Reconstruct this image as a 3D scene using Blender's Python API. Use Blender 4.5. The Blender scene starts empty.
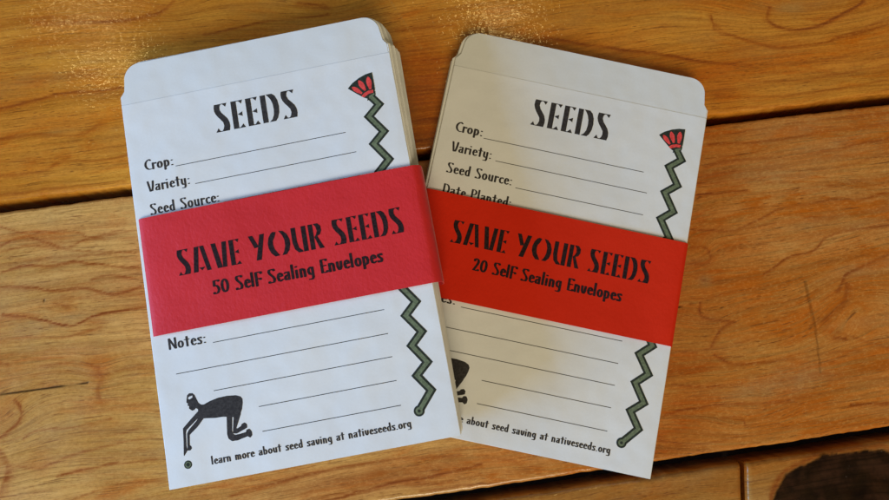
import bpy, bmesh, math, random
import numpy as np
from mathutils import Matrix, Vector
from mathutils.geometry import tessellate_polygon
random.seed(7)
rng = np.random.default_rng(11)
MM = 0.001
SC = bpy.context.scene
COL = SC.collection

# ------------------------------------------------------------------ camera
cam_d = bpy.data.cameras.new('camera')
cam = bpy.data.objects.new('camera', cam_d)
COL.objects.link(cam)
cam_d.sensor_width = 36.0
cam_d.sensor_fit = 'HORIZONTAL'
cam_d.angle = math.radians(65.0)
cam_d.clip_start = 0.005
cam_d.clip_end = 20.0
cam.matrix_world = (Matrix.Translation((0, 0, 0.208001)) @ Matrix.Rotation(0.157707, 4, 'X')
                    @ Matrix.Rotation(0.236107, 4, 'Z'))
SC.camera = cam

# ------------------------------------------------------------------ light
world = bpy.data.worlds.new('World')
SC.world = world
world.use_nodes = True
world.node_tree.nodes['Background'].inputs[0].default_value = (1.0, 0.85, 0.54, 1)
world.node_tree.nodes['Background'].inputs[1].default_value = 0.14


def area(name, loc, target, size, power, color, sizey=None):
    d = bpy.data.lights.new(name, 'AREA')
    d.energy = power
    d.color = color
    d.size = size
    if sizey:
        d.shape = 'RECTANGLE'
        d.size_y = sizey
    o = bpy.data.objects.new(name, d)
    o.location = loc
    o.rotation_euler = (Vector(target) - Vector(loc)).to_track_quat('-Z', 'Y').to_euler()
    COL.objects.link(o)
    return o


area('window_light', (-0.78, -0.45, 0.26), (0, 0.02, 0), 0.75, 14.5, (0.25, 0.53, 0.99), 0.28)
area('room_light', (0.55, -1.50, 1.40), (0, 0, 0), 1.00, 26.5, (1.0, 0.865, 0.60))
area('ceiling_lamp', (-0.005, 0.88, 1.41), (0, 0.1, 0), 0.07, 0.55, (1.0, 0.72, 0.25))
area('ceiling_lamp', (-0.966, 0.592, 1.41), (-.12, 0.07, 0), 0.07, 0.50, (1.0, 0.74, 0.28))

SC.view_settings.view_transform = 'Standard'
SC.view_settings.look = 'None'
SC.view_settings.exposure = 0.07
SC.view_settings.gamma = 1.0

# ------------------------------------------------------------------ materials
def new_mat(name):
    m = bpy.data.materials.new(name)
    m.use_nodes = True
    nt = m.node_tree
    return m, nt, nt.nodes['Principled BSDF']


def nd(nt, kind, **kw):
    n = nt.nodes.new(kind)
    for k, v in kw.items():
        if k.startswith('i_'):
            n.inputs[int(k[2:])].default_value = v
        else:
            setattr(n, k, v)
    return n


def noise(nt, vec, scale, detail=4, rough=.55, dist=0.0):
    n = nt.nodes.new('ShaderNodeTexNoise')
    n.inputs['Scale'].default_value = scale
    n.inputs['Detail'].default_value = detail
    n.inputs['Roughness'].default_value = rough
    n.inputs['Distortion'].default_value = dist
    nt.links.new(vec, n.inputs['Vector'])
    return n.outputs['Fac']


def mapping(nt, src, scale, loc=(0, 0, 0)):
    n = nt.nodes.new('ShaderNodeMapping')
    n.inputs['Scale'].default_value = scale
    n.inputs['Location'].default_value = loc
    nt.links.new(src, n.inputs['Vector'])
    return n.outputs[0]


def mrange(nt, v, a, b, c=0.0, d=1.0, smooth=True):
    n = nt.nodes.new('ShaderNodeMapRange')
    if smooth:
        n.interpolation_type = 'SMOOTHSTEP'
    n.inputs['From Min'].default_value = a
    n.inputs['From Max'].default_value = b
    n.inputs['To Min'].default_value = c
    n.inputs['To Max'].default_value = d
    nt.links.new(v, n.inputs['Value'])
    return n.outputs['Result']


def math_(nt, op, a, b=None):
    n = nt.nodes.new('ShaderNodeMath')
    n.operation = op
    for i, x in enumerate((a, b)):
        if x is None:
            continue
        if isinstance(x, (int, float)):
            n.inputs[i].default_value = x
        else:
            nt.links.new(x, n.inputs[i])
    return n.outputs[0]


def mix(nt, fac, a, b, mode='MIX'):
    n = nt.nodes.new('ShaderNodeMix')
    n.data_type = 'RGBA'
    n.blend_type = mode
    for s, x in ((0, fac), (6, a), (7, b)):
        if isinstance(x, (int, float)):
            n.inputs[s].default_value = x
        elif isinstance(x, tuple):
            n.inputs[s].default_value = (*x, 1)
        else:
            nt.links.new(x, n.inputs[s])
    return n.outputs[2]


def bump(nt, bsdf, h, strength, dist, prev=None):
    n = nt.nodes.new('ShaderNodeBump')
    n.inputs['Strength'].default_value = strength
    n.inputs['Distance'].default_value = dist
    nt.links.new(h, n.inputs['Height'])
    if prev:
        nt.links.new(prev, n.inputs['Normal'])
    nt.links.new(n.outputs[0], bsdf.inputs['Normal'])
    return n.outputs[0]


def paper_mat(name, col, col2, rough=.62, fibre=.25, laid=0.0, coat=0.0):
    m, nt, b = new_mat(name)
    tc = nt.nodes.new('ShaderNodeTexCoord').outputs['Object']
    n1 = noise(nt, tc, 35, 3)
    n2 = noise(nt, tc, 1400, 3, .6)
    c = mix(nt, mrange(nt, n1, .3, .7), col, col2)
    c = mix(nt, mrange(nt, n2, .25, .8, 0, .10), c, tuple(x * .72 for x in col))
    nt.links.new(c, b.inputs['Base Color'])
    b.inputs['Roughness'].default_value = rough
    b.inputs['Specular IOR Level'].default_value = .25
    nb = bump(nt, b, n2, fibre, .00006)
    n3 = noise(nt, tc, 60, 2)
    nb = bump(nt, b, n3, .7, .0010, nb)
    if laid:
        st = noise(nt, mapping(nt, tc, (1000, 700, 600)), 1.0, 3, .6)
        bump(nt, b, st, laid, .00034, nb)
    if coat:
        b.inputs['Sheen Weight'].default_value = coat
        b.inputs['Sheen Roughness'].default_value = .4
    return m


M_PAPER = paper_mat('white_envelope_paper', (.80, .795, .78), (.765, .765, .76), rough=.55)
M_FLAP = paper_mat('gummed_flap_paper', (.76, .76, .745), (.735, .74, .73), rough=.5)
M_EDGE = paper_mat('stacked_envelope_paper', (.82, .81, .77), (.76, .74, .69))
M_BAND = paper_mat('rose_red_card', (.69, .026, .031), (.63, .022, .027), rough=.6, fibre=.5, laid=.42, coat=.12)
M_BAND_B = paper_mat('orange_red_card', (.69, .027, .008), (.64, .023, .006), rough=.75, fibre=.5, laid=.28)
M_BAND_B.node_tree.nodes['Principled BSDF'].inputs['Specular IOR Level'].default_value = .10


def ink_mat(name, col, rough=.5):
    m, nt, b = new_mat(name)
    tc = nt.nodes.new('ShaderNodeTexCoord').outputs['Object']
    n = noise(nt, tc, 1500, 3, .65)
    c = mix(nt, mrange(nt, n, .3, .75), col, tuple(min(1, x * 1.6 + .012) for x in col))
    nt.links.new(c, b.inputs['Base Color'])
    b.inputs['Roughness'].default_value = .7
    b.inputs['Specular IOR Level'].default_value = .12
    bump(nt, b, n, .3, .00005)
    return m


M_INK = ink_mat('black_ink', (.030, .026, .025))
M_INK_BAND = ink_mat('black_ink_on_red', (.014, .006, .007), .6)
M_GREEN = ink_mat('olive_green_ink', (.115, .140, .080))
M_DKGREEN = ink_mat('dark_green_ink', (.020, .025, .018))
M_RED = ink_mat('red_ink', (.62, .055, .050))


def wood_mat(name, base, pale, orange, grey, dark, seed, gloss=.34):
    """Varnished softwood. Colour of the grain comes from three painted-in wood features
    (latewood streaks, resin-orange zones, greyed worn zones), shade painted between the stacks, and fine procedural fibre."""
    m, nt, b = new_mat(name)
    tc = nt.nodes.new('ShaderNodeTexCoord').outputs['Object']
    at = nt.nodes.new('ShaderNodeAttribute')
    at.attribute_name = 'grain'
    sep = nt.nodes.new('ShaderNodeSeparateColor')
    nt.links.new(at.outputs['Color'], sep.inputs[0])
    streak, orng, gry = sep.outputs[0], sep.outputs[1], sep.outputs[2]
    hard = at.outputs['Alpha']
    off = (seed * .37, seed * .91, 0)
    ga = nt.nodes.new('ShaderNodeAttribute')
    ga.attribute_name = 'along_rings'
    sx = nt.nodes.new('ShaderNodeSeparateXYZ')
    nt.links.new(tc, sx.inputs[0])
    cx = nt.nodes.new('ShaderNodeCombineXYZ')
    nt.links.new(sx.outputs[0], cx.inputs[0])
    nt.links.new(ga.outputs['Fac'], cx.inputs[1])
    nt.links.new(sx.outputs[2], cx.inputs[2])
    warp = nt.nodes.new('ShaderNodeVectorMath')
    warp.operation = 'MULTIPLY_ADD'
    wn = nt.nodes.new('ShaderNodeTexNoise')
    wn.inputs['Scale'].default_value = 28
    wn.inputs['Detail'].default_value = 3
    nt.links.new(tc, wn.inputs['Vector'])
    nt.links.new(wn.outputs['Color'], warp.inputs[0])
    warp.inputs[1].default_value = (.003, .0012, 0)
    nt.links.new(cx.outputs[0], warp.inputs[2])
    P = warp.outputs[0]
    broad = noise(nt, mapping(nt, P, (9, 38, 9), off), 1, 4, .55)
    mid = noise(nt, mapping(nt, P, (10, 260, 20), off), 1, 5, .6)
    fine = noise(nt, mapping(nt, P, (22, 1000, 60), off), 1, 5, .68)
    hair = noise(nt, mapping(nt, P, (90, 3000, 60), off), 1, 3, .7)
    mott = noise(nt, tc, 150, 4, .6)
    blot = noise(nt, mapping(nt, P, (34, 150, 30), (off[0] + 3, off[1], 0)), 1, 4, .65, .6)
    dash = noise(nt, mapping(nt, P, (65, 1700, 100), off), 1, 3, .72)
    c = mix(nt, mrange(nt, broad, .38, .62), tuple(x * .90 for x in base), tuple(min(1, x * 1.06) for x in pale))
    of = math_(nt, 'ADD', math_(nt, 'MULTIPLY', orng, .85), mrange(nt, blot, .46, .72, -.12, .55))
    cl = nt.nodes.new('ShaderNodeClamp')
    nt.links.new(of, cl.inputs[0])
    c = mix(nt, cl.outputs[0], c, orange)
    c = mix(nt, mrange(nt, blot, .24, .42, .45, 0), c, tuple(min(1, x * 1.18) for x in pale))
    c = mix(nt, mrange(nt, mid, .46, .70, 0, .50), c, tuple(x * .55 for x in orange))
    c = mix(nt, mrange(nt, fine, .42, .70, 0, .55), c, tuple(x * .50 for x in base))
    c = mix(nt, mrange(nt, fine, .24, .42, .35, 0), c, tuple(min(1, x * 1.25) for x in pale))
    c = mix(nt, mrange(nt, hair, .52, .70, 0, .62), c, tuple(x * .38 for x in base))
    c = mix(nt, mrange(nt, dash, .575, .68, 0, .75), c, tuple(x * 1.1 for x in dark))
    c = mix(nt, mrange(nt, mott, .45, .75, 0, .18), c, tuple(x * .62 for x in base))
    gm = math_(nt, 'MULTIPLY', gry, mrange(nt, mott, .25, .65, .30, 1.0))
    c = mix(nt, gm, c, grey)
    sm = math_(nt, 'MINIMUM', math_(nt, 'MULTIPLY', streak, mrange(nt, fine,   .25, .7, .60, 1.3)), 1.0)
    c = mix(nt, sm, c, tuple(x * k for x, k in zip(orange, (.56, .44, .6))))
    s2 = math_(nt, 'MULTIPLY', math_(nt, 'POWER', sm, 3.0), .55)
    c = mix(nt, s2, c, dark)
    # tooth of the worn surface: fine grit, open pores
    g1 = noise(nt, mapping(nt, tc, (900, 1500, 900), off), 1, 3, .75)
    c = mix(nt, mrange(nt, g1, .50, .68, 0, .28), c, tuple(x * .50 for x in orange))
    c = mix(nt, mrange(nt, g1, .34, .48, .15, 0), c, tuple(min(1, x * 1.3) for x in pale))
    pv = nt.nodes.new('ShaderNodeTexVoronoi')
    pv.inputs['Scale'].default_value = 1
    nt.links.new(mapping(nt, P, (240, 1500, 200), off), pv.inputs['Vector'])
    po = math_(nt, 'MULTIPLY', mrange(nt, pv.outputs['Distance'], .10, .26, 1, 0),
               mrange(nt, noise(nt, mapping(nt, P, (18, 120, 18), off), 1, 3), .46, .60))
    c = mix(nt, math_(nt, 'MULTIPLY', po, .60), c, dark)
    # small pits and dirt specks
    vo = nt.nodes.new('ShaderNodeTexVoronoi')
    vo.inputs['Scale'].default_value = 1
    nt.links.new(mapping(nt, P, (160, 420, 160), off), vo.inputs['Vector'])
    pit = math_(nt, 'MULTIPLY', mrange(nt, vo.outputs['Distance'], .05, .16, 1, 0),
                mrange(nt, noise(nt, tc, 90, 2), .58, .70))
    c = mix(nt, math_(nt, 'MULTIPLY', pit, .55), c, tuple(x * .45 for x in dark))
    hc = mix(nt, mrange(nt, mott, .40, .72), (.006, .003, .002), (.040, .015, .007))
    hc = mix(nt, mrange(nt, fine, .45, .7, 0, .8), hc, (.004, .002, .0015))
    sp = nt.nodes.new('ShaderNodeTexVoronoi')
    sp.inputs['Scale'].default_value = 420
    nt.links.new(tc, sp.inputs['Vector'])
    hc = mix(nt, math_(nt, 'MULTIPLY', mrange(nt, sp.outputs['Distance'], .06, .16, 1, 0), mrange(nt, noise(nt, tc, 160, 2), .56, .66)), hc, (.16, .12, .085))
    c = mix(nt, hard, c, hc)
    nt.links.new(c, b.inputs['Base Color'])
    b.inputs['Specular IOR Level'].default_value = .20
    rg = mrange(nt, noise(nt, mapping(nt, P, (60, 300, 60), off), 1, 4, .6), .3, .7, gloss - .10, gloss + .08)
    nt.links.new(rg, b.inputs['Roughness'])
    n0 = bump(nt, b, fine, .6, .00020)
    n1 = bump(nt, b, hair, .5, .00010, n0)
    n2 = bump(nt, b, noise(nt, tc, 70, 2), .35, .0012, n1)
    inv = math_(nt, 'SUBTRACT', 1.0, hard)
    n3 = bump(nt, b, inv, .22, .0005, n2)
    # thin uneven varnish: a clear coat with an orange-peel surface that glints
    cw = mrange(nt, noise(nt, mapping(nt, P, (25, 90, 25), off), 1, 4, .6), .35, .65, .35, 1.0)
    nt.links.new(math_(nt, 'MULTIPLY', cw, mrange(nt, hard, 0, .6, 1, .05)), b.inputs['Coat Weight'])
    nt.links.new(mrange(nt, hard, .2, .8, .20, .06), b.inputs['Specular IOR Level'])
    b.inputs['Coat Roughness'].default_value = .06
    peel = noise(nt, mapping(nt, tc, (620, 1000, 600), off), 1, 2, .6)
    cb = nt.nodes.new('ShaderNodeBump')
    cb.inputs['Strength'].default_value = .8
    cb.inputs['Distance'].default_value = .00010
    nt.links.new(peel, cb.inputs['Height'])
    cg = nt.nodes.new('ShaderNodeBump')
    cg.inputs['Strength'].default_value = .3
    cg.inputs['Distance'].default_value = .00008
    nt.links.new(fine, cg.inputs['Height'])
    nt.links.new(cg.outputs[0], cb.inputs['Normal'])
    nt.links.new(cb.outputs[0], b.inputs['Coat Normal'])
    return m


WOOD = dict(
    A=wood_mat('varnished_pine_honey', (.660, .245, .020), (.72, .320, .040), (.600, .150, .004), (.46, .235, .055), (.150, .036, .004), 1.0, .33),
    B=wood_mat('varnished_pine_worn', (.660, .325, .066), (.74, .420, .120), (.550, .130, .003), (.45, .270, .100), (.150, .040, .005), 4.0, .40),
    C=wood_mat('varnished_pine_orange', (.470, .190, .030), (.54, .26, .06), (.47, .130, .008), (.34, .20, .08), (.140, .035, .006), 9.0, .38),
)
m, nt, b = new_mat('dark_under_frame')
tc = nt.nodes.new('ShaderNodeTexCoord').outputs['Object']
nt.links.new(mix(nt, noise(nt, tc, 300, 4), (.030, .014, .008), (.012, .006, .004)), b.inputs['Base Color'])
b.inputs['Roughness'].default_value = .9
M_UNDER = m


# ------------------------------------------------------------------ helpers
def tag(o, label=None, cat=None, group=None, kind=None):
    if label: o['label'] = label
    if cat: o['category'] = cat
    if group: o['group'] = group
    if kind: o['kind'] = kind
    return o


def link(name, me, mat=None, parent=None, mw=None):
    o = bpy.data.objects.new(name, me)
    COL.objects.link(o)
    if mat is not None and me is not None:
        me.materials.append(mat)
    if parent is not None:
        o.parent = parent
    if mw is not None:
        o.matrix_world = mw
    return o


def mesh_from(name, verts, faces, smooth=False):
    me = bpy.data.meshes.new(name)
    me.from_pydata([tuple(c * MM for c in v) for v in verts], [], faces)
    me.update()
    if smooth:
        me.polygons.foreach_set('use_smooth', [True] * len(me.polygons))
    return me


# ------------------------------------------------------------------ table
STREAKS=[([(-115.1,120.7),(-107.0,120.4),(-99.4,120.1)],0.54,0.8),([(-104.9,118.5),(-87.9,116.8),(-74.2,116.2),(-65.7,117.5),(-61.5,120.8)],0.73,0.75),([(-116.3,91.7),(-106.1,93.4),(-96.2,94.4),(-86.0,93.8),(-79.9,94.4)],0.73,0.9),([(-116.7,82.2),(-106.7,82.6),(-96.1,80.3),(-86.9,83.6)],0.73,0.5),([(-117.2,71.0),(-104.9,70.7),(-98.9,73.1),(-88.3,71.7),(-79.9,72.9)],0.61,0.55),([(-117.4,64.5),(-101.1,64.6),(-81.3,64.3)],0.85,0.45),([(-117.0,75.3),(-96.4,74.0)],0.49,0.35),([(-115.7,107.2),(-97.6,107.6),(-76.4,105.8)],0.49,0.25),([(-116.0,99.4),(-98.0,99.8),(-79.9,99.6)],0.49,0.25),([(-53.1,108.7),(-44.4,109.0),(-33.9,110.4),(-14.7,110.9)],0.49,0.8),([(-23.4,115.3),(-19.0,114.5),(-14.4,113.2)],0.85,0.7),([(-72.6,116.0),(-64.6,119.8)],0.61,0.4),([(4.6,92.1),(22.0,91.7)],0.49,0.5),([(4.8,81.1),(19.0,81.0)],0.73,0.5),([(5.3,72.9),(15.6,72.2)],0.73,0.5),([(5.5,86.6),(21.3,86.4)],0.49,0.3),([(4.5,66.5),(13.8,66.0)],0.61,0.4),([(5.9,102.7),(25.0,102.1)],0.61,0.3),([(-10.9,108.1),(8.3,108.5),(30.6,107.3)],0.49,0.3),([(52.8,95.4),(65.4,90.9),(79.1,87.2),(90.1,84.5),(102.8,80.6),(117.8,77.8)],0.73,0.8),([(108.2,95.8),(108.3,93.3),(108.8,90.9),(117.6,86.4),(126.5,82.6),(138.1,82.2),(152.3,83.6),(165.8,86.2)],0.54,0.75),([(127.5,96.7),(126.6,92.6),(130.9,88.9),(139.4,87.9),(148.0,90.1),(154.3,92.5),(159.1,95.1)],0.78,0.85),([(109.2,92.5),(110.3,90.0)],0.97,0.6),([(40.1,105.5),(58.9,101.2),(84.5,96.8),(104.0,95.2)],0.49,0.25),([(59.5,104.9),(78.7,101.7)],0.49,0.2),([(110.0,73.3),(133.6,70.8),(162.5,72.4)],0.49,0.5),([(104.4,68.6),(128.0,66.1),(161.3,67.4)],0.49,0.5),([(146.5,83.3),(155.7,85.0),(166.3,87.9)],0.97,0.5),([(114.2,79.6),(133.6,76.6),(164.1,78.8)],0.49,0.4),([(120.0,75.5),(142.7,72.7),(163.3,75.4)],0.36,0.35),([(102.0,64.9),(130.5,62.7),(160.5,63.8)],0.49,0.45),([(98.8,53.4),(120.7,52.3),(158.0,53.7)],0.49,0.6),([(96.3,47.2),(107.6,47.4),(119.5,46.6),(136.9,46.7),(156.8,48.5)],0.49,0.6),([(99.3,56.0),(116.0,56.5),(139.2,57.0),(158.9,57.2)],0.49,0.4),([(94.0,43.6),(113.4,43.7),(135.6,40.9),(155.6,43.7)],0.49,0.45),([(92.7,40.5),(106.3,40.8),(125.0,37.4)],0.36,0.4),([(92.2,37.7),(99.9,37.7),(108.2,37.3)],0.39,0.9),([(111.4,34.3),(131.0,35.0),(154.1,37.3)],0.49,0.35),([(88.0,27.5),(95.4,26.2),(101.2,25.1),(107.3,26.9),(113.5,28.9),(119.6,30.4),(127.8,30.9),(141.7,30.4),(152.5,30.7)],0.49,0.75),([(125.4,26.1),(129.2,26.9)],0.36,0.7),([(107.3,10.3),(111.6,12.5),(116.2,14.7),(124.5,16.1),(129.8,19.8),(139.4,20.8),(150.1,20.7)],0.49,0.75),([(129.6,3.0),(131.7,5.5),(134.2,7.9),(141.5,10.1),(148.0,11.8)],0.73,0.7),([(86.9,22.0),(91.2,21.4),(92.4,19.1),(91.0,16.8),(86.0,17.1)],0.61,0.6),([(85.0,13.5),(93.7,10.2),(107.3,10.3)],0.36,0.35),([(86.7,4.7),(86.3,2.6),(87.2,0.7),(91.5,-0.8),(96.0,-2.0)],0.49,0.7),([(96.0,-2.0),(92.3,-3.0),(89.9,-4.5),(86.8,-8.9)],0.61,0.6),([(87.6,-11.1),(92.5,-14.5),(100.1,-15.2),(111.4,-15.0)],0.49,0.7),([(132.9,5.0),(130.3,-0.8),(123.5,-5.4)],1.46,0.6),([(122.9,-8.4),(130.2,-10.9),(141.3,-16.3)],0.44,0.6),([(125.5,-10.9),(128.8,-11.6)],0.73,0.9),([(125.6,-30.9),(137.5,-32.0)],0.73,0.8),([(73.2,-17.7),(81.6,-19.8),(94.5,-20.1)],0.44,0.7),([(70.3,-26.4),(81.5,-25.3),(94.4,-26.5),(108.8,-27.1)],0.49,0.7),([(86.2,-29.2),(92.4,-30.1),(94.2,-33.2),(102.7,-33.5),(105.7,-35.4)],0.39,0.6),([(73.1,-8.2),(83.7,-9.1),(92.4,-8.8),(112.2,-6.9)],0.29,0.45),([(111.4,-15.0),(122.9,-15.0),(132.2,-15.7)],0.49,0.4),([(66.9,-33.1),(78.5,-35.9),(90.7,-35.3)],0.49,0.5),([(109.6,-33.3),(124.2,-36.8),(136.4,-36.5)],0.36,0.35),([(121.1,-23.2),(139.3,-24.5)],0.49,0.4),([(102.9,-21.2),(121.6,-20.9)],0.49,0.3),([(-118.0,49.7),(-110.8,51.1),(-99.7,46.4),(-93.8,48.3),(-83.2,49.4)],0.44,0.6),([(-118.1,47.6),(-109.2,48.2),(-95.2,44.9),(-79.6,42.2)],0.36,0.5),([(-118.4,41.3),(-112.0,42.3),(-104.0,41.2),(-97.4,41.8),(-91.1,39.8),(-79.0,37.9)],0.49,0.7),([(-118.6,37.2),(-110.6,36.1),(-102.7,33.9),(-94.6,33.7),(-86.7,30.9),(-78.6,31.9)],0.54,0.75),([(-118.9,29.0),(-111.0,27.0),(-99.3,23.4),(-92.9,25.2),(-83.0,25.9),(-77.3,25.8)],0.41,0.95),([(-119.2,21.7),(-109.3,21.3),(-99.4,20.2),(-90.8,21.7)],0.39,0.5),([(-119.4,15.4),(-117.2,14.8)],0.73,0.8),([(-104.0,30.2),(-100.1,28.8)],0.73,0.6),([(-117.8,55.1),(-109.8,52.2),(-97.7,51.3),(-91.5,48.3),(-79.1,49.2)],0.32,0.6),([(-118.2,45.5),(-101.1,42.0),(-92.3,43.3),(-78.8,40.3)],0.32,0.35),([(-92.8,35.8),(-87.0,36.6),(-81.3,34.9)],0.49,0.5),([(-101.7,31.7),(-90.3,29.9),(-78.7,29.5)],0.36,0.35),([(-116.0,4.1),(-114.2,0.8),(-115.5,-3.0),(-120.3,-6.2)],0.73,0.7),([(-113.7,-7.1),(-110.3,-5.4),(-100.9,-5.6),(-89.6,-4.9)],0.36,0.6),([(-116.0,-14.0),(-109.2,-16.1),(-101.3,-13.6),(-89.5,-12.2),(-77.4,-11.7)],0.39,0.6),([(-120.5,-9.5),(-118.4,-13.7),(-120.9,-21.0)],1.46,0.55),([(-105.4,-18.5),(-93.8,-17.7),(-77.3,-17.8)],0.36,0.7),([(-102.0,-25.9),(-86.4,-23.4),(-74.7,-23.7)],0.36,0.5),([(-92.1,10.2),(-91.7,6.7),(-92.7,4.0),(-91.5,0.5)],0.97,0.5),([(-108.3,12.5),(-99.9,12.5),(-92.1,10.2)],0.61,0.4),([(-91.0,0.4),(-77.9,0.8)],0.36,0.3),([(-120.1,-1.2),(-116.7,0.0)],0.73,0.3),([(-97.9,-2.1),(-78.1,-2.0)],0.36,0.35),([(-95.5,-9.7),(-75.8,-8.5)],0.32,0.3),([(-57.3,-30.9),(-36.7,-28.3),(-15.9,-27.4),(8.0,-28.8)],0.61,0.7),([(-32.4,-35.9),(-9.8,-34.1),(13.6,-32.7)],0.49,0.7),([(-8.5,-34.9),(1.6,-35.5),(13.2,-35.5),(30.7,-36.0)],0.49,0.5),([(-68.9,-28.4),(-51.9,-27.5)],0.49,0.4),([(14.0,-29.9),(30.8,-35.4)],0.73,0.3),([(-4.4,-37.1),(10.0,-37.5)],0.49,0.5)]
PATCHES=[((-99.0,81.9),5.9,1.6,'g',0.5),((-87.2,103.8),8.1,1.4,'g',0.4),((-92.2,8.0),3.0,3.8,'o',0.8),((-92.1,23.3),3.0,1.1,'o',0.9),((-92.0,11.4),4.9,2.2,'o',0.6),((-100.9,46.8),3.8,1.4,'g',0.3),((-109.6,-12.4),3.8,6.8,'o',0.5),((-118.6,1.4),3.2,6.8,'o',0.5),((89.3,11.7),2.2,1.9,'g',0.9),((89.3,11.7),1.4,1.4,'s',0.35),((68.9,102.1),16.2,3.2,'o',-0.3),((134.1,94.5),5.4,2.2,'g',0.3),((121.4,82.1),13.5,3.8,'g',0.25),((128.4,23.5),16.2,6.8,'o',0.5),((136.4,2.1),6.8,6.8,'o',0.5),((89.8,-24.7),18.9,4.9,'o',0.4),((93.5,-36.9),16.2,2.2,'o',0.3),((-110.8,18.9),10.8,2.7,'p',0.4),((-112.1,-7.9),16.2,3.2,'p',0.4),((-106.4,-4.5),10.8,2.7,'g',0.35),((-101.7,30.8),13.5,2.2,'o',0.3),((-54.0,117.2),8.1,2.2,'g',0.1),((-9.1,109.6),9.5,3.8,'g',-0.8),((-9.1,109.6),9.5,3.8,'o',0.35),((-19.7,114.2),5.4,1.6,'s',0.2),((12.7,81.8),7.6,20.3,'o',0.9),((12.7,81.8),7.6,21.6,'s',0.5),((10.2,62.5),5.9,10.8,'s',0.4),((-24.2,-34.3),29.7,4.3,'s',0.35),((-0.9,-32.0),16.2,3.2,'s',0.2),((-9.4,-30.8),32.4,4.1,'o',0.5),((101.0,-22.8),13.5,2.7,'g',0.5),((112.4,-20.5),10.8,3.8,'g',0.4),((122.3,55.1),16.2,3.2,'g',0.35),((119.6,42.3),16.2,3.8,'g',0.35),((87.7,96.5),21.6,3.8,'p',0.3),((61.9,99.5),13.5,3.8,'g',0.3)]  # the 'o' and 's' entries between the stacks paint shade into the wood colour
CRACKS=[([(-119.8,5.7),(-114.3,5.9),(-108.1,5.9),(-101.6,6.0),(-95.4,5.8)],0.18,1),([(79.5,4.4),(83.3,4.7),(86.7,4.7)],0.14,1),([(-106.5,31.3),(-106.4,31.1)],0.3,1),([(120.2,6.7),(120.2,-0.4),(120.3,-7.1),(119.7,-14.0),(119.1,-20.8)],0.35,0.42)]
SCRATCHES=[([(5.6,113.0),(10.1,102.9),(13.6,95.7)],0.22,0.9)]

PL_ANG = math.radians(21.15)


def vnoise(x, y, seed):
    """smooth value noise on arrays"""
    xi = np.floor(x).astype(np.int64); yi = np.floor(y).astype(np.int64)
    fx = x - xi; fy = y - yi
    fx = fx * fx * (3 - 2 * fx); fy = fy * fy * (3 - 2 * fy)

    def h(a, b):
        n = (a * 374761393 + b * 668265263 + seed * 982451653) & 0x7fffffff
        n = ((n ^ (n >> 13)) * 1274126177) & 0x7fffffff
        n = n ^ (n >> 16)
        return (n & 0xffff) / 65535.0
    return ((h(xi, yi) * (1 - fx) + h(xi + 1, yi) * fx) * (1 - fy)
            + (h(xi, yi + 1) * (1 - fx) + h(xi + 1, yi + 1) * fx) * fy)


def fbm(x, y, seed, o=4):
    t = 0; a = .5
    for k in range(o):
        t = t + a * vnoise(x * 2 ** k, y * 2 ** k, seed + k * 17)
        a *= .5
    return t / (1 - .5 ** o)


def seg_dist(X, Y, a, b):
    dx, dy = b[0] - a[0], b[1] - a[1]
    L2 = dx * dx + dy * dy + 1e-9
    t = np.clip(((X - a[0]) * dx + (Y - a[1]) * dy) / L2, 0, 1)
    return np.hypot(X - a[0] - t * dx, Y - a[1] - t * dy), t


def smooth_line(P, n=6):
    if len(P) < 3:
        return P
    Q = [P[0]] + list(P) + [P[-1]]
    out = []
    for i in range(1, len(Q) - 2):
        p0, p1, p2, p3 = (np.array(q, float) for q in Q[i - 1:i + 3])
        for k in range(n):
            t = k / n
            out.append(tuple(.5 * ((2 * p1) + (-p0 + p2) * t + (2 * p0 - 5 * p1 + 4 * p2 - p3) * t * t
                                   + (-p0 + 3 * p1 - 3 * p2 + p3) * t ** 3)))
    out.append(P[-1])
    return out


KNOTS = [((147.0, 99.3), 30, 11, 16), ((-121.8, -1.5), 10, 8, 7), ((-92.1, 9.1), 6, 5, 2.5), ((85.5, 19.7), 9, 4, 4), ((92.9, -32.2), 15, 4, 3.5), ((135.7, -0.9), 16, 10, -7), ((90.1, -0.3), 9, 5, 3), ((-13.3, 115.2), 14, 6, 4), ((-63.0, 120.9), 10, 6, 5)]


def warped(X, Y, sd):
    w1 = fbm(X / 110, Y / 34, sd, 2); w2 = fbm(X / 30, Y / 9, sd + 5, 3)
    G = Y + (w1 - .5) * 13.0 + (w2 - .5) * 2.2
    for (cx, cy), a, b, A in KNOTS:
        q = ((X - cx) / a) ** 2 + ((Y - cy) / b) ** 2
        G = G + A * np.exp(-q)
    return G


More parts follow.
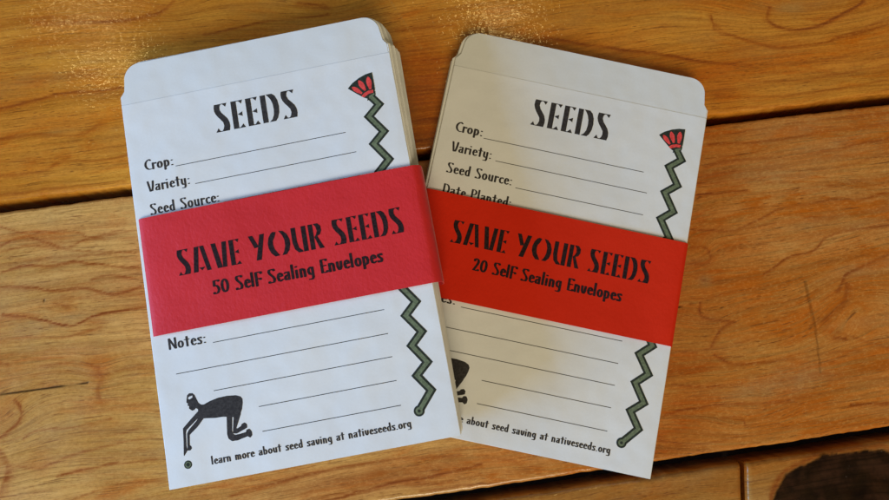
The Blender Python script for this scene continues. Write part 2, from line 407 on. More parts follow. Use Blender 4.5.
def grain_fields(X, Y, plank):
    # procedural growth rings running along the plank, bent round by slow noise
    sd = {'A': 3, 'B': 40, 'C': 77, 'D': 95}[plank]
    G = warped(X, Y, sd)
    g = G / 4.2
    ph = g - np.floor(g)
    ring = np.clip((ph - .45) / .45, 0, 1) ** 2 * np.clip((1 - ph) / .10, 0, 1)
    amt = fbm(X / 40, Y / 9, sd + 9, 3)
    streak = ring * np.clip((amt - .38) * 1.9, 0, 1) * .34
    orange = np.clip((fbm(X / 50, Y / 13, sd + 21, 3) - .42) * 1.8, 0, .75)
    grey = np.clip((fbm(X / 35, Y / 8, sd + 31, 4) - .60) * 1.8, 0, .35)
    if plank == 'B':                    # more orange to the right, greyer to the left
        t = np.clip((X + 30) / 90, 0, 1); t = t * t * (3 - 2 * t)
        orange = np.clip(orange * (.55 + .45 * t) + .72 * t, 0, 1); grey = np.clip(grey + .12 * (1 - t), 0, .6)
    if plank == 'A':
        t = np.clip((X - 20) / 90, 0, 1); t = t * t * (3 - 2 * t)
        orange = np.clip(orange + .35 * t, 0, 1)
    hard = np.zeros_like(X)
    JX = (fbm(X / 9, Y / 9, 5, 2) - .5) * 1.6; JY = (fbm(X / 9, Y / 5, 8, 2) - .5) * 1.1
    pres = np.zeros_like(X)
    mod = .40 + .95 * fbm(X / 14, Y / 2.5, 61, 2)
    for P, w, st in STREAKS:
        Q = smooth_line(P)
        x0 = min(q[0] for q in Q) - 6; x1 = max(q[0] for q in Q) + 6
        y0 = min(q[1] for q in Q) - 6; y1 = max(q[1] for q in Q) + 6
        m_ = (X > x0) & (X < x1) & (Y > y0) & (Y < y1)
        if not m_.any():
            continue
        xs = X[m_] + JX[m_]; ys = Y[m_] + JY[m_]
        best = np.full(xs.shape, 9e9); side = np.zeros(xs.shape)
        for i in range(len(Q) - 1):
            d, t = seg_dist(xs, ys, Q[i], Q[i + 1])
            yy = Q[i][1] + t * (Q[i + 1][1] - Q[i][1])
            upd = d < best
            best = np.where(upd, d, best); side = np.where(upd, ys - yy, side)
        # latewood: crisp on one side, feathered on the other
        ww = np.where(side > 0, w * .42, w * 1.25)
        v = np.exp(-(best / ww) ** 2) * st * 1.1
        streak[m_] = np.maximum(streak[m_], v * mod[m_])
        pres[m_] = np.maximum(pres[m_], np.exp(-(best / (w * 3.2)) ** 2) * st)
    streak = np.where(pres > .05, np.maximum(streak * (1 - .5 * pres), streak * (1 - .0 * pres)), streak)
    orange = np.clip(orange + pres * .28, 0, 1)
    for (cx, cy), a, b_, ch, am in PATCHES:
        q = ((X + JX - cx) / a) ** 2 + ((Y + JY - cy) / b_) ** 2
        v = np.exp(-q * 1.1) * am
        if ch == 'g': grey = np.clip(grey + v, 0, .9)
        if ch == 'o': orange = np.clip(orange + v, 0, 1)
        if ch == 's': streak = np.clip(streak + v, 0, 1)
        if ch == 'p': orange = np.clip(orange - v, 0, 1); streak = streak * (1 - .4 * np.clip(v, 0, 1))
    for P, w, st in CRACKS:
        Q = smooth_line(P)
        n = len(Q) - 1
        for i in range(n):
            x0 = min(Q[i][0], Q[i + 1][0]) - 3; x1 = max(Q[i][0], Q[i + 1][0]) + 3
            m_ = (X > x0) & (X < x1) & (np.abs(Y - Q[i][1]) < 14)
            if not m_.any(): continue
            d, t = seg_dist(X[m_] + JX[m_] * .15, Y[m_] + JY[m_] * .25, Q[i], Q[i + 1])
            tp = (i + t) / n
            wd = w * (1.2 - .55 * tp)
            v = np.clip(1.5 - d / wd, 0, 1) * st
            hard[m_] = np.maximum(hard[m_], v)
    for P, w, st in SCRATCHES:
        for i in range(len(P) - 1):
            d, t = seg_dist(X, Y, P[i], P[i + 1])
            v = np.clip(1.3 - d / w, 0, 1) * st
            streak = streak * (1 - v); grey = np.maximum(grey, v * .75); orange = orange * (1 - v)
    if plank == 'D':
        # big dark knot at the end of the short board
        q = (np.abs((X + JX * 1.6 - 121.5) / 24.5) ** 3 + np.abs((Y + JY * 1.6 + 67.0) / 22.6) ** 3)
        q = q + (fbm(X / 5, Y / 5, 70, 4) - .5) * .5
        k = np.clip((1.03 - q) / .10, 0, 1)
        rim = np.exp(-((q - 1.1) / .12) ** 2)
        hard = np.maximum(hard, k * (.955 + .04 * fbm(X / 3, Y / 3, 9, 3)))
        streak = np.maximum(streak, rim * .7); orange = np.maximum(orange, rim)
    return streak, orange, grey, hard, G


def plank(name, tag_, x0, x1, y0, y1, parent, ztop=0.0, thick=14.0, rb=1.1, ends=(0, 0), shear=None):
    fx0, fx1 = max(x0, -128.0), min(x1, 176.0)
    xs = np.concatenate([np.arange(x0, fx0, 4.0), np.arange(fx0, fx1, .5), np.arange(fx1, x1 + .1, 4.0)])
    xs = np.unique(np.round(xs, 3))
    if xs[-1] < x1: xs = np.append(xs, x1)
    a, b_ = max(y0, -64.0), min(y1, 132.0)
    core = np.concatenate([np.arange(y0 + rb, a, 4.0) if a > y0 + rb else [], np.arange(max(a, y0 + rb), min(b_, y1 - rb), .5),
                           np.arange(b_, y1 - rb, 4.0) if b_ < y1 - rb else [], [y1 - rb]])
    core = np.unique(np.round(core, 3))
    # cross-section: side wall, rounded arris, top, rounded arris, side wall
    prof = [(0.0, -thick), (0.0, -thick * .5)]
    for k in range(5):
        t = k / 4 * math.pi / 2
        prof.append((rb * (1 - math.cos(t)), -rb * (1 - math.sin(t))))
    left = [(y0 + p[0], p[1]) for p in prof[:-1]]
    right = [(y1 - p[0], p[1]) for p in reversed(prof[:-1])]
    ys = np.array([p[0] for p in left] + list(core) + [p[0] for p in right])
    zs = np.array([p[1] for p in left] + [0.0] * len(core) + [p[1] for p in right])
    NX, NY = len(xs), len(ys)
    X, Y = np.meshgrid(xs, ys, indexing='ij')
    Z = np.broadcast_to(zs, (NX, NY)).copy()
    # arris wanders a little
    eL = (fbm(xs / 25, xs * 0 + y0, 3, 4) - .5) * 1.1
    eR = (fbm(xs / 25, xs * 0 + y1, 9, 4) - .5) * 1.1
    eL = eL + (fbm(xs / 2.5, xs * 0 + y0, 33, 3) - .5) * .45
    eR = eR + (fbm(xs / 2.5, xs * 0 + y1, 39, 3) - .5) * .45
    wl = np.exp(-((Y - y0) / 4.0) ** 2); wr = np.exp(-((Y - y1) / 4.0) ** 2)
    Yd = Y + wl * eL[:, None] + wr * eR[:, None]
    for e_, pos, sgn in ((ends[0], x0, 1), (ends[1], x1, -1)):
        if e_:
            d = np.clip((np.abs(X - pos)) / rb, 0, 1)
            Z = Z - np.where(d < 1, rb * (1 - np.sqrt(1 - (1 - d) ** 2)), 0) * (Z > -thick * .4)
    Z = Z + (fbm(X / 45, Y / 18, 15, 2) - .5) * .35 * (Z > -thick * .4) - .17 + ztop
    Xd = X if shear is None else X + .175 * (Y - y1) * np.exp(-np.abs(X - shear) / 25.0)
    V = np.stack([Xd, Yd, Z], -1).reshape(-1, 3) * MM
    idx = np.arange(NX * NY).reshape(NX, NY)
    F = np.stack([idx[:-1, :-1], idx[1:, :-1], idx[1:, 1:], idx[:-1, 1:]], -1).reshape(-1, 4)
    me = bpy.data.meshes.new(name)
    me.vertices.add(len(V)); me.vertices.foreach_set('co', V.ravel())
    extra = [idx[0, ::-1], idx[-1, :]]          # end grain caps
    nl = F.size + sum(len(e) for e in extra)
    me.loops.add(nl)
    me.loops.foreach_set('vertex_index', np.concatenate([F.ravel()] + extra).astype(np.int32))
    me.polygons.add(len(F) + len(extra))
    starts = np.concatenate([np.arange(len(F)) * 4, [F.size, F.size + NY]])
    me.polygons.foreach_set('loop_start', starts.astype(np.int32))
    me.update(calc_edges=True)
    me.polygons.foreach_set('use_smooth', [True] * len(F) + [False] * len(extra))
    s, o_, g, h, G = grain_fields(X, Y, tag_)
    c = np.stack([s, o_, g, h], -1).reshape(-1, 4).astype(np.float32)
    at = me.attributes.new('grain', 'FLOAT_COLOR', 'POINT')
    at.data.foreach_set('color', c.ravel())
    a2 = me.attributes.new('along_rings', 'FLOAT', 'POINT')
    a2.data.foreach_set('value', (G * MM).ravel().astype(np.float32))
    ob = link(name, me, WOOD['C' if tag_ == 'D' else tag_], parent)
    return ob


table = bpy.data.objects.new('wooden_table', None)
COL.objects.link(table)
table.rotation_euler = (0, 0, PL_ANG)
tag(table, 'varnished pine table top of worn orange-brown planks with dark gaps', 'table')
plank('plank', 'A', -330, 380, 62.45, 162, table, rb=1.3)
plank('plank', 'B', -330, 380, -39.2, 59.55, table, ztop=-.25)
plank('plank', 'C', -330, 90.1, -142, -42.9, table, ztop=-.45, rb=1.7, ends=(0, 1), shear=90.1)
pd = plank('plank', 'D', 91.4, 380, -142, -42.9, table, ztop=-.45, rb=1.5, ends=(1, 0), shear=91.4)
pd['label'] = 'short plank with a large dark knot'
me = bpy.data.meshes.new('under_frame')
bm = bmesh.new()
bmesh.ops.create_cube(bm, size=1, matrix=Matrix.Translation((.025, .010, -.0215)) @ Matrix.Diagonal((.70, .30, .015, 1)))
bm.to_mesh(me); bm.free()
link('under_frame', me, M_UNDER, table)
# ------------------------------------------------------------------ envelope stacks
EW, EH, FRONT_TOP, FLAP_TOP = 79.4, 111.7, 109.1, 121.2     # millimetres
PITCH = .21


def stack_matrix(x, y, phi, tilt):
    return (Matrix.Translation((x * MM, y * MM, 0)) @ Matrix.Rotation(phi, 4, 'Z') @ Matrix.Rotation(-tilt, 4, 'Y'))


class Stack:
    def __init__(s, mw, n, z0, band, seed):
        s.mw, s.n, s.z0, s.band, s.seed = mw, n, z0, band, seed
        s.top = z0 + n * PITCH

    def lift(s, u, v):
        """how far the top sheet puffs up away from the band (mm)"""
        b0, b1 = s.band
        d = max(b0 - v, v - b1, 0)
        k = 1 - math.exp(-d / 7.0)
        h = .16 * k * math.sin(math.pi * min(max(u / EW, 0), 1)) ** .7
        h += .10 * k * math.sin(u / 11 + s.seed) * math.sin(v / 13 + 2 * s.seed)
        if v < 12 and u < 12 and s.seed < 2:                  # curled bottom corner of the thick stack
            h += .25 * max(0, (12 - u) / 12) * max(0, (12 - v) / 12)
        q = min(1, max(0, (FRONT_TOP - v) / 22)); h *= q * q * (3 - 2 * q)
        return max(h, 0)


def sheet_outline():
    o = [(0, 0), (EW, 0), (EW, EH)]
    o += [(EW - .5, EH + .5), (EW - 1.3, EH + 1.6), (EW - 1.6, FLAP_TOP - 5.5)]
    for k in range(1, 9):
        a = k / 8 * math.pi / 2
        o.append((EW - 1.7 - 4.8 + 4.8 * math.cos(a), FLAP_TOP - 4.8 + 4.8 * math.sin(a)))
    for k in range(0, 8):
        a = math.pi / 2 + k / 8 * math.pi / 2
        o.append((1.7 + 4.8 + 4.8 * math.cos(a), FLAP_TOP - 4.8 + 4.8 * math.sin(a)))
    o += [(1.6, FLAP_TOP - 5.5), (1.3, EH + 1.6), (.5, EH + .5), (0, EH)]
    return o


def flat_sheet(name, outline, z0, z1):
    n = len(outline)
    V = [(u, v, z0) for u, v in outline] + [(u, v, z1) for u, v in outline]
    F = [list(range(n))[::-1], [n + i for i in range(n)]]
    F += [[i, (i + 1) % n, n + (i + 1) % n, n + i] for i in range(n)]
    return mesh_from(name, V, F)


def grid_sheet(name, u0, u1, v0, v1, ztop, thick, lift, nu=40, nv=60, rside=True):
    """thin sheet with a top that follows lift(); left/right edges rolled like folded paper"""
    us = [u0, u0 + .06, u0 + .2] + list(np.linspace(u0 + .6, u1 - .6, nu)) + [u1 - .2, u1 - .06, u1]
    vs = list(np.linspace(v0, v1, nv))
    V = []; F = []
    dr = [-thick * .55, -thick * .2, -.02] + [0] * nu + [-.02, -thick * .2, -thick * .55]
    for i, u in enumerate(us):
        for v in vs:
            V.append((u, v, ztop + dr[i] + lift(u, v)))
    base = len(V)
    for i, u in enumerate(us):
        for v in vs:
            V.append((u, v, ztop - thick + (0 if 0 < i < len(us) - 1 else thick * .4) + lift(u, v)))
    n = len(vs)
    for i in range(len(us) - 1):
        for j in range(n - 1):
            a = i * n + j
            F.append((a, a + n, a + n + 1, a + 1))
            F.append((base + a, base + a + 1, base + a + n + 1, base + a + n))
    for i in range(len(us) - 1):
        a = i * n
        F.append((a, base + a, base + a + n, a + n))
        a = i * n + n - 1
        F.append((a, a + n, base + a + n, base + a))
    for j in range(n - 1):
        F.append((j, j + 1, base + j + 1, base + j))
        a = (len(us) - 1) * n + j
        F.append((a, base + a, base + a + 1, a + 1))
    me = mesh_from(name, V, F, True)
    me.polygons.foreach_set('use_smooth', [k < 2 * (len(us) - 1) * (n - 1) for k in range(len(F))])
    me.set_sharp_from_angle(angle=math.radians(42))
    return me


# ------------------------------------------------------------------ lettering
def arc(cx, cy, rx, ry, a0, a1, n=10):
    return [(cx + rx * math.cos(math.radians(a0 + (a1 - a0) * k / n)),
             cy + ry * math.sin(math.radians(a0 + (a1 - a0) * k / n))) for k in range(n + 1)]


def hull(P):
    P = sorted(set(P))
    def half(pts):
        h = []
        for p in pts:
            while len(h) > 1 and (h[-1][0] - h[-2][0]) * (p[1] - h[-2][1]) - (h[-1][1] - h[-2][1]) * (p[0] - h[-2][0]) <= 0:
                h.pop()
            h.append(p)
        return h[:-1]
    return half(P) + half(P[::-1])


def nib(points, a=.078, b=.038, n=12, tilt=.0):
    E = []
    for k in range(n):
        t = 2 * math.pi * k / n
        x, y = a * math.cos(t), b * math.sin(t)
        E.append((x * math.cos(tilt) - y * math.sin(tilt), x * math.sin(tilt) + y * math.cos(tilt)))
    out = []
    for p, q in zip(points[:-1], points[1:]):
        out.append(hull([(p[0] + e[0], p[1] + e[1]) for e in E] + [(q[0] + e[0], q[1] + e[1]) for e in E]))
    return out


X = .60   # x-height
# small deco hand: (advance width, strokes) with cap height 1
SMALL = {
    'C': (.44, [arc(.40, .5, .34, .48, 100, 255, 12)[0:], [(.34, .97), (.42, .86)], [(.31, .035), (.42, .06)]]),
    'D': (.52, [[(.08, .04), (.08, .96)], [(.08, .96), (.22, .95)] + arc(.2, .5, .26, .45, 75, -75, 12) + [(.08, .04)]]),
    'E': (.42, [[(.08, .04), (.08, .96)], [(.08, .96), (.36, .96), (.37, .86)], [(.08, .52), (.30, .52)], [(.08, .04), (.37, .04), (.38, .13)]]),
    'F': (.40, [[(.08, .0), (.08, .96)], [(.08, .96), (.38, .96), (.39, .84)], [(.08, .50), (.33, .50), (.33, .42)]]),
    'N': (.56, [[(.08, .02), (.08, .96)], [(.08, .96), (.44, .06)], [(.47, .04), (.47, .98)]]),
    'P': (.46, [[(.08, .0), (.08, .96)], [(.08, .96), (.2, .96)] + arc(.2, .72, .19, .24, 80, -80, 8) + [(.08, .48)]]),
    'S': (.46, [[(.38, .86), (.36, .96), (.12, .95)], [(.10, .93), (.07, .80), (.12, .66), (.30, .42), (.37, .26), (.33, .08), (.30, .04)], [(.30, .04), (.05, .03), (.05, .12)]]),
    'V': (.50, [[(.06, .97), (.13, .5), (.20, .06)], [(.20, .04), (.32, .06)], [(.33, .06), (.40, .5), (.44, .97)]]),
    'a': (.41, [[(.08, .52), (.14, .58), (.28, .57)], [(.29, .58), (.30, .03)], [(.29, .34), (.16, .36), (.09, .26), (.07, .14), (.12, .04), (.24, .05), (.29, .14)]]),
    'b': (.42, [[(.08, 1.0), (.08, .04)], [(.08, .45), (.18, .58), (.28, .54), (.33, .32), (.28, .08), (.18, .03), (.08, .05)]]),
    'c': (.34, [[(.30, .50), (.26, .58)], [(.26, .58), (.14, .54), (.07, .32), (.13, .08), (.24, .03), (.31, .10)]]),
    'd': (.42, [[(.32, 1.0), (.32, .04)], [(.32, .45), (.24, .58), (.13, .53), (.07, .32), (.12, .08), (.22, .03), (.32, .12)]]),
    'e': (.38, [[(.08, .34), (.32, .36), (.30, .52), (.20, .60), (.12, .54), (.07, .32), (.12, .08), (.22, .03), (.34, .12)]]),
    'g': (.42, [[(.32, .58), (.32, -.14), (.26, -.25), (.10, -.24)], [(.32, .50), (.20, .60), (.10, .50), (.07, .32), (.13, .12), (.24, .08), (.32, .18)]]),
    'i': (.20, [[(.08, .58), (.08, .03)], [(.08, .80), (.08, .84)]]),
    'l': (.20, [[(.08, 1.02), (.08, .03)]]),
    'm': (.62, [[(.08, .60), (.08, .02)], [(.08, .46), (.17, .60), (.27, .52), (.29, .40), (.29, .02)], [(.29, .46), (.38, .60), (.48, .52), (.50, .40), (.50, .02)]]),
    'n': (.42, [[(.08, .60), (.08, .02)], [(.08, .44), (.18, .60), (.29, .54), (.31, .40), (.31, .02)]]),
    'o': (.42, [arc(.20, .31, .135, .28, 90, 450, 16)]),
    'p': (.42, [[(.08, .60), (.08, -.25)], [(.08, .45), (.18, .60), (.28, .54), (.33, .32), (.28, .08), (.18, .03), (.08, .12)]]),
    'r': (.30, [[(.08, .60), (.08, .02)], [(.08, .42), (.16, .57), (.26, .58), (.27, .50)]]),
    's': (.34, [[(.28, .50), (.25, .59), (.12, .57)], [(.10, .56), (.08, .46), (.14, .36), (.24, .26), (.26, .14), (.22, .04)], [(.22, .03), (.07, .03), (.07, .11)]]),
    't': (.34, [[(.16, .88), (.16, .03)], [(.03, .62), (.16, .66), (.29, .62)]]),
    'u': (.42, [[(.08, .60), (.08, .20), (.14, .05), (.24, .04), (.31, .16)], [(.31, .60), (.31, .02)]]),
    'v': (.40, [[(.08, .60), (.09, .25), (.16, .05), (.22, .04)], [(.22, .04), (.29, .2), (.31, .60)]]),
    'y': (.42, [[(.08, .60), (.08, .22), (.14, .07), (.24, .06), (.31, .16)], [(.31, .60), (.31, -.12), (.25, -.25), (.10, -.24)]]),
    ':': (.22, [[(.10, .05), (.10, .08)], [(.10, .49), (.10, .52)]]),
    '.': (.20, [[(.09, .04), (.09, .06)]]),
    '0': (.50, [arc(.24, .49, .17, .45, 90, 450, 18)]),
    '5': (.44, [[(.36, .88), (.36, .96), (.10, .95)], [(.10, .95), (.09, .58)], [(.09, .58), (.22, .60), (.32, .46), (.35, .28), (.28, .08), (.18, .03)], [(.18, .03), (.05, .04), (.05, .12)]]),
    '2': (.44, [[(.07, .78), (.08, .92), (.20, .97), (.30, .90), (.33, .74), (.28, .52), (.08, .05)], [(.08, .05), (.38, .05), (.38, .13)]]),
    ' ': (.30, []),
}

SPINE = [(.04, 1), (.27, 1), (.215, .90), (.205, .80), (.25, .68), (.34, .56), (.425, .44), (.475, .30), (.485, .16), (.455, 0),
         (.19, 0), (.255, .09), (.285, .20), (.27, .32), (.20, .43), (.12, .54), (.055, .66), (.02, .78), (.02, .90)]
TT_ = lambda x: [(x - .085, 1), (x + .085, 1), (x + .03, .865)]
BASEP = [[(.0, 0), (.155, 0), (.075, .14)]]
THIN = lambda x0, x1, y: [(x0, y), (x1, y), (x1, y + .028), (x0, y + .028)]
DECO = {
    'S': (.49, [SPINE, TT_(.375), [(0, 0), (.16, 0), (.085, .145)], THIN(.2, .42, .972), THIN(.05, .25, 0)]),
    'E': (.39, [[(0, 0), (.18, 0), (.18, 1), (0, 1)], TT_(.315), THIN(.17, .34, .972), [(.185, .5), (.345, .585), (.345, .415)],
                [(.20, 0), (.40, 0), (.325, .14)], THIN(.17, .3, 0)]),
    'D': (.57, [[(0, 0), (.18, 0), (.18, 1), (0, 1)],
                [(.20, 1), (.40, 1), (.50, .90), (.565, .72), (.585, .5), (.565, .28), (.50, .10), (.42, 0), (.21, 0), (.31, .085), (.375, .22), (.40, .42), (.39, .62), (.34, .80), (.27, .92)]]),
    'A': (.68, [[(0, 0), (.185, 0), (.30, 1), (.12, 1)], [(.325, 1), (.49, 1), (.69, 0), (.52, 0)], [(.22, .16), (.46, .16), (.34, .04)], THIN(.28, .36, .972)]),
    'V': (.60, [[(0, 1), (.18, 1), (.35, .06), (.35, 0), (.16, 0)], [(.42, 1), (.60, 1), (.53, 0), (.36, 0), (.36, .05)]]),
    'Y': (.62, [[(0, 1), (.17, 1), (.36, .52), (.19, .49)], [(.44, 1), (.62, 1), (.40, 0), (.20, 0)]]),
    'O': (.84, [[(.36, .97), (.30, .80), (.215, .66), (.20, .5), (.23, .32), (.33, .15), (.40, .03), (.22, .02), (.08, .18), (.01, .38), (.0, .58), (.06, .80), (.16, .95), (.24, 1)],
                [(.46, 1), (.62, .97), (.76, .82), (.84, .60), (.84, .40), (.78, .18), (.66, .03), (.48, .02), (.57, .16), (.635, .36), (.64, .60), (.58, .80)]]),
    'U': (.57, [[(0, 1), (.18, 1), (.18, .45), (.23, .18), (.36, .05), (.36, 0), (.19, 0), (.06, .15), (0, .42)], [(.39, 1), (.57, 1), (.57, 0), (.38, 0), (.385, .08)]]),
    'R': (.52, [[(0, 0), (.18, 0), (.18, 1), (0, 1)], [(.20, 1), (.38, 1), (.48, .88), (.49, .70), (.42, .55), (.31, .50), (.52, 0), (.34, 0), (.19, .48), (.26, .56), (.315, .70), (.29, .88)]]),
    ' ': (.20, []),
}


class Ink:
    """collects flat polygons in the sheet's own u, v and lays them on the paper's surface"""
    def __init__(s):
        s.V, s.F, s.k = [], [], 0

    def poly(s, P, zfun, dz=.02, holes=(), step=None):
        s.k += 1
        z = dz + (s.k % 60) * .00035
        loops = [[Vector((u, v, 0)) for u, v in P]] + [[Vector((u, v, 0)) for u, v in H] for H in holes]
        flat = [p for l in loops for p in l]
        b = len(s.V)
        s.V += [(p.x, p.y, zfun(p.x, p.y) + z) for p in flat]
        for t in tessellate_polygon(loops):
            a, b_, c = (flat[i] for i in t)
            cr = (b_ - a).cross(c - a).z
            s.F.append(tuple(b + i for i in (t if cr > 0 else t[::-1])))

    def strip(s, a, b, w, zfun, dz=.02, n=24):
        for i in range(n):
            p = [a[k] + (b[k] - a[k]) * i / n for k in (0, 1)]
            q = [a[k] + (b[k] - a[k]) * (i + 1) / n for k in (0, 1)]
            L = math.hypot(q[0] - p[0], q[1] - p[1])
            nx, ny = -(q[1] - p[1]) / L * w / 2, (q[0] - p[0]) / L * w / 2
            i0 = len(s.V)
            for c in ((p[0] - nx, p[1] - ny), (q[0] - nx, q[1] - ny), (q[0] + nx, q[1] + ny), (p[0] + nx, p[1] + ny)):
                s.V.append((c[0], c[1], zfun(*c) + dz))
            s.F.append((i0, i0 + 1, i0 + 2, i0 + 3))

    def text(s, txt, font, u0, u1, base, cap, zfun, track=.0, dz=.02, a=.078, b=.038):
        tot = sum(font[c][0] + track for c in txt) - track
        sx = (u1 - u0) / tot if u1 else cap * .92
        x = 0
        for c in txt:
            adv, shapes = font[c]
            for sh in shapes:
                polys = nib(sh, a, b) if font is SMALL else [sh]
                for P in polys:
                    s.poly([(u0 + (x + px) * sx, base + py * cap) for px, py in P], zfun, dz)
            x += adv + track
        return u0 + x * sx

    def build(s, name, mat, parent, mw=None):
        me = mesh_from(name, s.V, s.F)
        return link(name, me, mat, parent)


FIG_BODY = [(10.83, 21.2), (10.31, 22.6), (10.0, 23.5), (9.49, 24.1), (8.54, 24.2), (7.93, 23.8), (7.67, 22.84), (7.49, 21.95), (7.85, 21.55), (7.72, 21.03), (8.12, 20.8), (7.99, 20.23), (8.4, 19.8), (8.83, 19.45), (9.4, 19.54), (9.89, 19.95), (10.4, 19.6), (10.38, 18.98), (9.94, 18.2), (11.16, 16.9), (12.54, 16.75), (14.7, 16.4), (16.92, 16.32), (18.1, 16.1), (19.44, 15.8), (19.86, 15.65), (21.2, 15.3), (21.9, 16.4), (22.45, 17.5), (22.85, 18.97), (22.95, 20.03), (22.5, 20.8), (21.3, 21.35), (18.78, 21.65), (16.27, 21.57), (13.97, 21.13), (12.22, 20.53), (11.5, 20.6)]
FIG_CAP = [(8.05, 22.85), (8.35, 23.3), (9.38, 23.45), (9.31, 22.92), (8.4, 22.55)]
FIG_ARM_A = [(10.44, 18.97), (8.13, 17.18), (5.74, 15.2), (5.5, 12.19), (5.06, 8.11), (6.05, 9.31), (5.94, 10.51), (6.25, 14.08), (6.55, 14.75), (9.46, 16.85), (10.92, 17.9)]
FIG_ARM_B = [(10.62, 17.91), (9.8, 16.62), (7.25, 14.5), (6.7, 13.7), (6.36, 10.45), (6.2, 9.35), (6.89, 9.25), (7.35, 9.7), (7.2, 10.25), (6.85, 10.47), (7.2, 13.3), (9.6, 15.0), (11.6, 16.95)]
FIG_LEG_A = [(18.05, 16.3), (17.51, 11.6), (17.72, 10.38), (18.5, 9.62), (20.1, 9.55), (21.8, 9.9), (22.94, 10.12), (23.54, 9.65), (24.08, 10.1), (24.12, 11.04), (23.62, 11.82), (22.9, 11.72), (22.6, 11.12), (20.83, 10.92), (19.51, 10.94), (18.98, 11.34), (18.84, 12.16), (19.4, 16.0)]
FIG_LEG_B = [(19.92, 15.9), (19.35, 12.87), (19.1, 11.55), (20.07, 11.36), (21.52, 11.85), (22.41, 12.15), (23.05, 12.42), (23.05, 13.2), (22.56, 13.68), (21.8, 13.43), (21.5, 12.92), (20.5, 12.5), (20.0, 12.6), (20.5, 13.6), (21.85, 16.3)]
FAN = [(65.75, 100.75), (67.3, 102.1), (69.4, 103.25), (71.5, 103.95), (73.4, 104.2), (73.45, 101.5), (73.4, 99.0), (72.95, 97.7), (71.1, 96.5), (69.9, 97.1), (67.9, 98.8)]


def petal(a, b, w):
    ax, ay = a; bx, by = b
    L = math.hypot(bx - ax, by - ay); dx, dy = (bx - ax) / L, (by - ay) / L
    prof = [(0, .10), (.12, .62), (.35, 1), (.6, .92), (.85, .6), (1, .42)]
    l = [(ax + dx * L * t - dy * w / 2 * k, ay + dy * L * t + dx * w / 2 * k) for t, k in prof]
    r = [(ax + dx * L * t + dy * w / 2 * k, ay + dy * L * t - dx * w / 2 * k) for t, k in reversed(prof)]
    return l + r


def circle(c, r, n=28, jit=0):
    return [(c[0] + r * math.cos(2 * math.pi * k / n), c[1] + r * math.sin(2 * math.pi * k / n)) for k in range(n)]


def zig_points():
    P = [(71.9, 97.0)]
    v = 94.35
    P.append((73.75, v))
    seq = [(70.3, 91.35), (73.75, 86.2), (70.3, 83.2), (73.75, 77.95), (70.35, 74.9), (73.8, 69.7), (70.4, 66.6), (73.85, 61.5), (70.45, 58.4),
           (73.9, 53.4), (70.5, 50.3), (73.95, 45.2), (70.5, 42.2), (74.0, 37.1), (70.55, 33.9), (74.1, 28.8), (70.7, 25.6), (74.1, 20.5), (70.65, 17.45),
           (73.75, 12.95)]
    P += seq
    P.append((69.6, 8.2))
    return P


def mitre(P, w):
    L, R = [], []
    for i, p in enumerate(P):
        a = P[i - 1] if i else None; b = P[i + 1] if i < len(P) - 1 else None
        def n(q, r):
            d = math.hypot(r[0] - q[0], r[1] - q[1]); return (-(r[1] - q[1]) / d, (r[0] - q[0]) / d)
        if a is None: m = n(p, b); k = 1
        elif b is None: m = n(a, p); k = 1
        else:
            n1, n2 = n(a, p), n(p, b)
            mx, my = n1[0] + n2[0], n1[1] + n2[1]; ml = math.hypot(mx, my); m = (mx / ml, my / ml)
            k = 1 / max(.45, m[0] * n1[0] + m[1] * n1[1])
        L.append((p[0] + m[0] * w / 2 * k, p[1] + m[1] * w / 2 * k))
        R.append((p[0] - m[0] * w / 2 * k, p[1] - m[1] * w / 2 * k))
    return L, R


